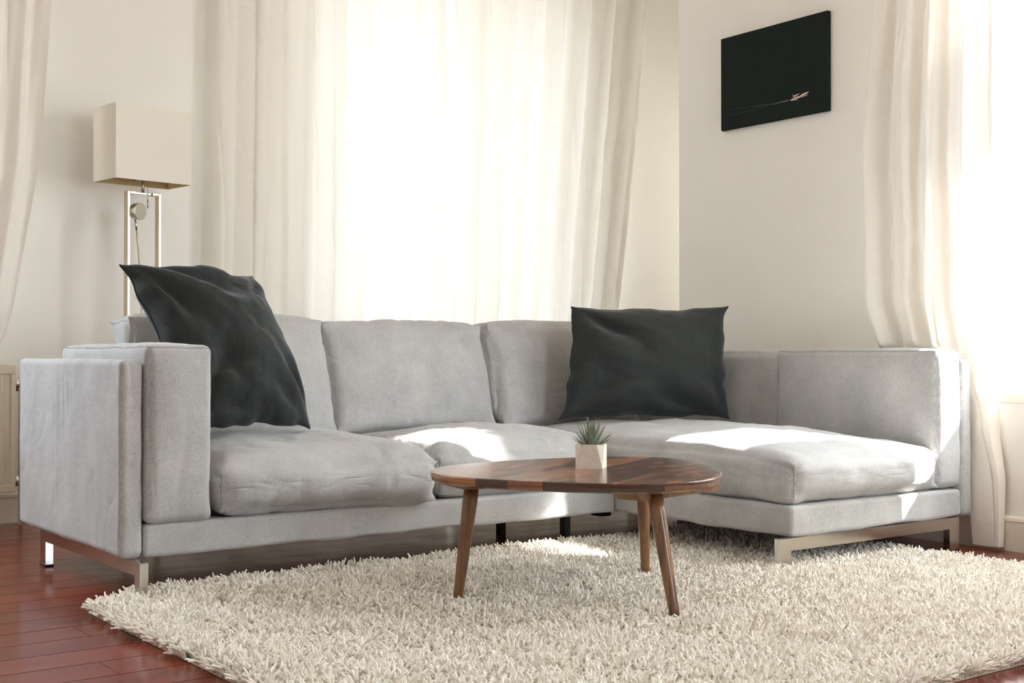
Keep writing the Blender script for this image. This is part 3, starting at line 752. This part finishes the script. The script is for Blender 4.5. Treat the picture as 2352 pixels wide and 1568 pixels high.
def right_P(A, B):
    z = .012+A*(2.75-.012)
    zz = [0, .12, .30, .50, .68, .87, 1.1, 1.4, 1.7, 2.0, 2.75]
    yl = np.interp(z, zz, [-.80, -.79, -.74, -.62, -.42, -.345, -.35, -.338, -.362, -.40, -.43])
    yr = np.interp(z, [0, .25, .40, .9, 1.2, 1.75, 2.75], [-.905, -.91, -.885, -.885, -.89, -.893, -.88])
    s = B+.03*np.sin(B*9+z*1.5)*np.sin(B*math.pi)
    y = yl+(yr-yl)*s
    amp = .022*np.interp(z, [0, .3, .8, 3], [.9, .9, 1, 1])
    x = 2.722+foldprof(s, z, 4.2, 4, 1.0*1)*0+amp*(np.sin(2*math.pi*4.0*s+1.5*np.sin(z*1.1)+1)+.3*np.sin(2*math.pi*9*s+z))
    x = x-.014*np.exp(-((s-.35-.25*(1.6-z))/.08)**2)+.003*vnoise(np.stack([s*20, z*5, s*0], -1), 1, 3)
    lowz = np.interp(z, [0, .75, 1.3, 3], [.042, .042, .0, .0]); x = x+lowz*B**2
    x = np.minimum(x, 2.788)
    return np.stack([np.where(z < .7, np.maximum(x, 2.754), x), y, z], -1)
o, _ = curtain('curtain', right_P, 130, 200, 'sunlit white curtain hanging beside the right window behind the sofa arm', 'right window curtains', M['lined'])
def right2_P(A, B):  # unseen panel added to block the sun, edge shaped for its patches
    z = .012+A*(2.75-.012); y0 = np.interp(z, [0, .95, 1.25, 1.5, 1.8, 2.75], [-1.09, -1.09, -1.26, -1.26, -1.12, -1.12]); y = y0+B*(-2.60-y0); x = 2.730+.030*np.sin(2*math.pi*10*B)*1+.004*vnoise(np.stack([B*20, z*4, B*0], -1), 1, 6)
    return np.stack([np.minimum(x, 2.768), y, z], -1)
curtain('curtain', right2_P, 60, 200, 'unseen white curtain panel added to narrow the sun gap of the right window', 'right window curtains', M['voile'])
def alc_P(A, B):  # added sheet that softens the sun through the alcove's added window
    z = .02+A*2.73; y = .80+B*1.0; x = 4.27+.028*np.sin(2*math.pi*8*B+.4*np.sin(z))+.004*vnoise(np.stack([B*20, z*4, B*0], -1), 1, 6)
    return np.stack([x, y, z], -1)
curtain('curtain', alc_P, 40, 200, 'white curtain diffusing the added side window of the corner recess', None)
MB().tube([(2.725, -2.7, 2.77), (2.725, -.28, 2.77)], .012, 12).build('curtain_rail', M['trim'])
o = [x for x in bpy.data.objects if x.name.startswith('curtain_rail')][-1]; o['label'] = 'short white curtain rail over the right window'; o['category'] = 'curtain rail'

# ---------------------------------------------------------------- floor lamp
lamp = empty('floor_lamp', (.70, 1.70, 0), math.radians(8)); tag(lamp, 'brushed nickel floor lamp with off-white rectangular box shade', 'lamp')
fw_, fd = .075, .011
def bar(a, b, w=fd, d=.013, mat=M['nickel'], name='frame_bar', par=lamp):
    lo = [min(a[i], b[i]) for i in range(3)]; hi = [max(a[i], b[i]) for i in range(3)]
    return MB().box(lo, hi).build(name, mat, par, bevel=.0015)
zt = 1.347
bar((-.076, -.016, .012), (-.064, .016, zt), name='post'); bar((.064, -.016, .012), (.076, .016, zt), name='post')
bar((-.064, -.016, zt-.012), (-.036, .016, zt), name='top_rail'); bar((.036, -.016, zt-.012), (.064, .016, zt), name='top_rail')
bar((-.036, -.009, zt-.010), (.036, .009, zt-.002), name='cross_bar', mat=M['steel'])
MB().box((-.15, -.11, 0), (.15, .11, .012)).build('base', M['nickel'], lamp, bevel=.003)
MB().tube([(0, 0, zt-.002), (0, 0, zt+.055)], .007, 16).build('stem', M['nickel'], lamp, True)
MB().tube([(0, 0, zt+.050), (0, 0, zt+.12)], .022, 20).build('lamp_socket', M['steel'], lamp, True)
MB().tube([(.016, -.012, zt+.05), (.016, -.012, zt-.03), (.016, -.012, zt-.03)], .0012, 6).build('pull_cord', M['nickel'], lamp, True)
MB().tube([(.016, -.012, zt-.03), (.016, -.012, zt-.065)], .0028, 10).build('pull_handle', M['steel'], lamp, True)
sx, sy, sz0, sz1 = .170, .095, zt+.036, zt+.338
def shade_mesh(t):
    V = []; F = []
    for z in (sz0, sz1):
        for a, b in ((-1, -1), (1, -1), (1, 1), (-1, 1)): V.append((a*(sx-t), b*(sy-t), z))
    for i in range(4): F.append((i, (i+1) % 4, 4+(i+1) % 4, 4+i))
    return V, F
V, F = shade_mesh(0); sh = mesh_obj('lamp_shade', V, F, M['shade'], lamp, False)
sol = sh.modifiers.new('solid', 'SOLIDIFY'); sol.thickness = .0015
V, F = shade_mesh(.003); ln = mesh_obj('lining', V, [f[::-1] for f in F], M['shade_in'], sh, False)
mb = MB(); mb.box((-sx+.004, -.002, sz0+.02), (sx-.004, .002, sz0+.024)); mb.box((-.002, -sy+.004, sz0+.02), (.002, sy-.004, sz0+.024)); mb.build('shade_spider', M['steel'], sh)
# reading head
rl = MB(); hx, hy, hz = -.026, -.030, 1.264
dirv = Vector((.30, -.95, -.05)).normalized()
c0 = Vector((hx, hy, hz)); pts = [c0-dirv*.032, c0-dirv*.031, c0-dirv*.024, c0-dirv*.004, c0, c0]
MB().tube([c0-dirv*.034, c0-dirv*.030, c0-dirv*.002, c0], [.028, .0335, .035, .0345], 36).build('reading_head', M['steel'], lamp, False, bevel=.001)
MB().tube([c0-dirv*.02+Vector((-.008, 0, -.034)), c0-dirv*.02+Vector((-.004, 0, -.056)), c0-dirv*.02+Vector((-.002, 0, -.075))], [.0035, .0045, .0045], 12).build('joint', M['steel'], lamp, True)
MB().tube([c0-dirv*.02+Vector((-.002, 0, -.07)), c0-dirv*.02+Vector((.012, .01, -.15)), c0-dirv*.02+Vector((.03, .03, -.26)), c0-dirv*.02+Vector((.052, .05, -.45)), (.03, .02, .012)], .0036, 10).build('flexible_arm', M['nickel'], lamp, True)

# ---------------------------------------------------------------- radiator
rad = empty('radiator', (-.35, 1.83, .13)); tag(rad, 'cream panel radiator on the wall under the left window', 'radiator')
r0 = np.array([-.35, 1.83, .13])
def rp(mb, name, mat=None, **k):
    mb.V = [tuple(np.array(v)-r0) for v in mb.V]; return mb.build(name, mat or M['radiator'], rad, **k)
X0, X1, Y0_, Y1_, Z0, Z1 = -.95, .222, 1.79, 1.885, .135, .632
mb = MB(); mb.box((X0, Y1_-.03, Z0+.02), (X1-.02, Y1_-.012, Z1-.02)); mb.box((X0, Y0_+.008, Z0), (X1, Y0_+.03, Z1)); rp(mb, 'panel', bevel=.004)
mb = MB(); x = X1-.030
# raised ribs on the front
mb.box((X0, Y0_, Z1-.032), (X1, Y0_+.008, Z1)); mb.box((X0, Y0_, Z0), (X1, Y0_+.008, Z0+.030)); mb.box((X1-.018, Y0_, Z0+.030), (X1, Y0_+.008, Z1-.032))
while x > X0+.02: mb.box((x-.030, Y0_, Z0+.030), (x-.014, Y0_+.008, Z1-.032)); x -= .0333
rp(mb, 'ribs', bevel=.003)
rp(MB().box((X0, Y0_+.004, Z1), (X1, Y1_-.008, Z1+.006)), 'top_grille', bevel=.002)
rp(MB().tube([(X1-.005, 1.835, Z1-.06), (X1+.03, 1.835, Z1-.06), (X1+.03, 1.835, Z1-.09), (X1+.03, 1.835, .0)], .008, 12), 'pipe', M['trim'], smooth=True)
rp(MB().tube([(X1+.014, 1.835, Z1-.045), (X1+.014, 1.835, Z1-.10)], .013, 16), 'valve', M['chrome'], smooth=True)
rp(MB().tube([(X1+.014, 1.835, Z0+.02), (X1+.014, 1.835, Z0+.06)], .012, 16), 'valve', M['chrome'], smooth=True)
rp(MB().box((X0+.1, Y1_-.012, Z0+.1), (X0+.14, YB-.001, Z1-.1)), 'wall_bracket', M['trim'])
rp(MB().box((X1-.24, Y1_-.012, Z0+.1), (X1-.20, YB-.001, Z1-.1)), 'wall_bracket', M['trim'])

# ---------------------------------------------------------------- painting
pa = empty('painting', (XR-.001, .142, 1.64)); tag(pa, 'dark green-black canvas of a small white boat on the right wall', 'painting')
def pp(mb, name, mat, **k):
    q = np.array(pa.location); mb.V = [tuple(np.array(v)-q) for v in mb.V]; return mb.build(name, mat, pa, **k)
py1, py0, pz0, pz1 = -.147, .432, 1.641, 2.038
pp(MB().box((XR-.021, py1, pz0), (XR-.001, py0, pz1)), 'canvas', M['canvas'], bevel=.003)
def dab(pts, w, mat, name, d=.0004):
    mb = MB(); V = []; F = []
    P = [Vector((XR-.0213, y, z)) for y, z in pts]; n = len(P)
    for i, p in enumerate(P):
        t = (P[min(i+1, n-1)]-P[max(i-1, 0)]).normalized(); nn = Vector((0, -t.z, t.y)); ww = w*(1-abs(2*i/(n-1)-1)**3*.85)
        V += [p+nn*ww, p-nn*ww, p+nn*ww+Vector((-d, 0, 0)), p-nn*ww+Vector((-d, 0, 0))]
    for i in range(n-1):
        a = 4*i; b = a+4; F += [(a+2, a+3, b+3, b+2), (a, b, b+1, a+1), (a, a+2, b+2, b), (a+1, b+1, b+3, a+3)]
    mb.add(V, F); return mb
def P2(px, py):      # canvas-relative coordinates
    u = px; v = py; return (py0+(py1-py0)*u, pz1+(pz0-pz1)*v)
def line2(a, b, k=6): return [tuple(np.array(P2(*a))*(1-t)+np.array(P2(*b))*t) for t in np.linspace(0, 1, k)]
bo = MB()
for a, b, w in (((.668, .822), (.760, .800), .0028), ((.755, .797), (.835, .776), .0030), ((.700, .818), (.830, .800), .0016), ((.680, .826), (.740, .828), .0014), ((.690, .798), (.750, .772), .0022), ((.690, .772), (.705, .782), .0014), ((.672, .828), (.690, .815), .0016)):
    d = dab(line2(a, b), w, None, ''); bo.add(d.V, d.F)
pp(bo, 'painted_boat', M['boat'])
wk = dab(line2((.57, .822), (.665, .818)), .0020, None, ''); d = dab(line2((.50, .828), (.60, .820)), .0014, None, ''); wk.add(d.V, d.F); pp(wk, 'painted_wake', M['wake'])
wk = MB()
for a, b, w in (((.05, .785), (.50, .818), .0009), ((.05, .857), (.50, .830), .0009), ((.32, .812), (.56, .824), .0012)):
    d = dab(line2(a, b), w, None, ''); wk.add(d.V, d.F)
pp(wk, 'painted_wake', M['wake2'])

# ---------------------------------------------------------------- tree outside the right window
tree = empty('tree', (6.3, -.8, -1.0)); tag(tree, 'leafy tree branches outside the right window', 'tree')
mbark = mat_plain('grey_bark', srgb(110, 100, 88), .9, bump=.6, bscale=20)
t = NT('tree_leaf'); d_ = t.n('ShaderNodeBsdfDiffuse'); d_.inputs[0].default_value = srgb(92, 106, 72); r_ = t.n('ShaderNodeBsdfTranslucent'); r_.inputs[0].default_value = srgb(96, 112, 74)
mx = t.n('ShaderNodeMixShader'); mx.inputs[0].default_value = .5; t.l(d_.outputs[0], mx.inputs[1]); t.l(r_.outputs[0], mx.inputs[2]); mtl = t.done(mx.outputs[0])
q0 = Vector(tree.location)
branches = [[(6.3, -.8, -1), (6.25, -.85, 1.5), (6.3, -.9, 3.2), (6.2, -1.1, 5.2)], [(6.28, -.87, 2.2), (5.7, -.4, 2.3), (5.1, -.02, 2.25), (4.75, .12, 2.12)],
            [(6.3, -.9, 3.2), (6.2, -1.8, 4.1), (5.94, -3.45, 4.81)], [(6.28, -.85, 1.6), (5.8, -.5, 1.55), (5.3, -.3, 1.4), (5.0, -.15, 1.1)], [(6.2, -1.1, 4.6), (5.7, -.3, 5.1)]]
mb = MB()
for i, b in enumerate(branches): mb.tube([tuple(Vector(p)-q0) for p in b], [(.13 if i == 0 else .035)*(1-.8*j/(len(b)-1))+.006 for j in range(len(b))], 10)
mb.build('trunk', mbark, tree, True)
lv = MB(); rr = random.Random(11)
def leafcloud(c, r, n, s=.05):
    for _ in range(n):
        p = Vector((rr.gauss(0, 1), rr.gauss(0, 1), rr.gauss(0, 1))); p = Vector(c)+p*r*.55-q0
        a = Vector((rr.uniform(-1, 1), rr.uniform(-1, 1), rr.uniform(-1, 1))).normalized(); b = a.cross(Vector((rr.uniform(-1, 1), rr.uniform(-1, 1), rr.uniform(-1, 1)))).normalized()
        L = s*rr.uniform(.7, 1.4); w = L*.35
        lv.add([p-a*L, p-a*L*.3+b*w, p+a*L*.4+b*w*.8, p+a*L, p+a*L*.4-b*w*.8, p-a*L*.3-b*w], [(0, 1, 2, 3, 4, 5)])
for dy in (-.22, 0, .22): leafcloud((2.74+3.2, -1.05+dy-.75*3.2, 1.61+3.2), .15, 420, .045)  # unseen leaf clumps added in the sun's path to break up its patches
leafcloud((4.74, .15, 2.14), .10, 60, .018); leafcloud((4.95, .02, 1.95), .2, 60, .02); leafcloud((5.0, -.15, 1.15), .25, 60, .035)
leafcloud((6.2, -1.3, 5.4), .9, 500, .07); leafcloud((5.8, -.4, 5.1), .6, 250, .07)
lv.build('foliage', mtl, tree, False)['kind'] = 'stuff'
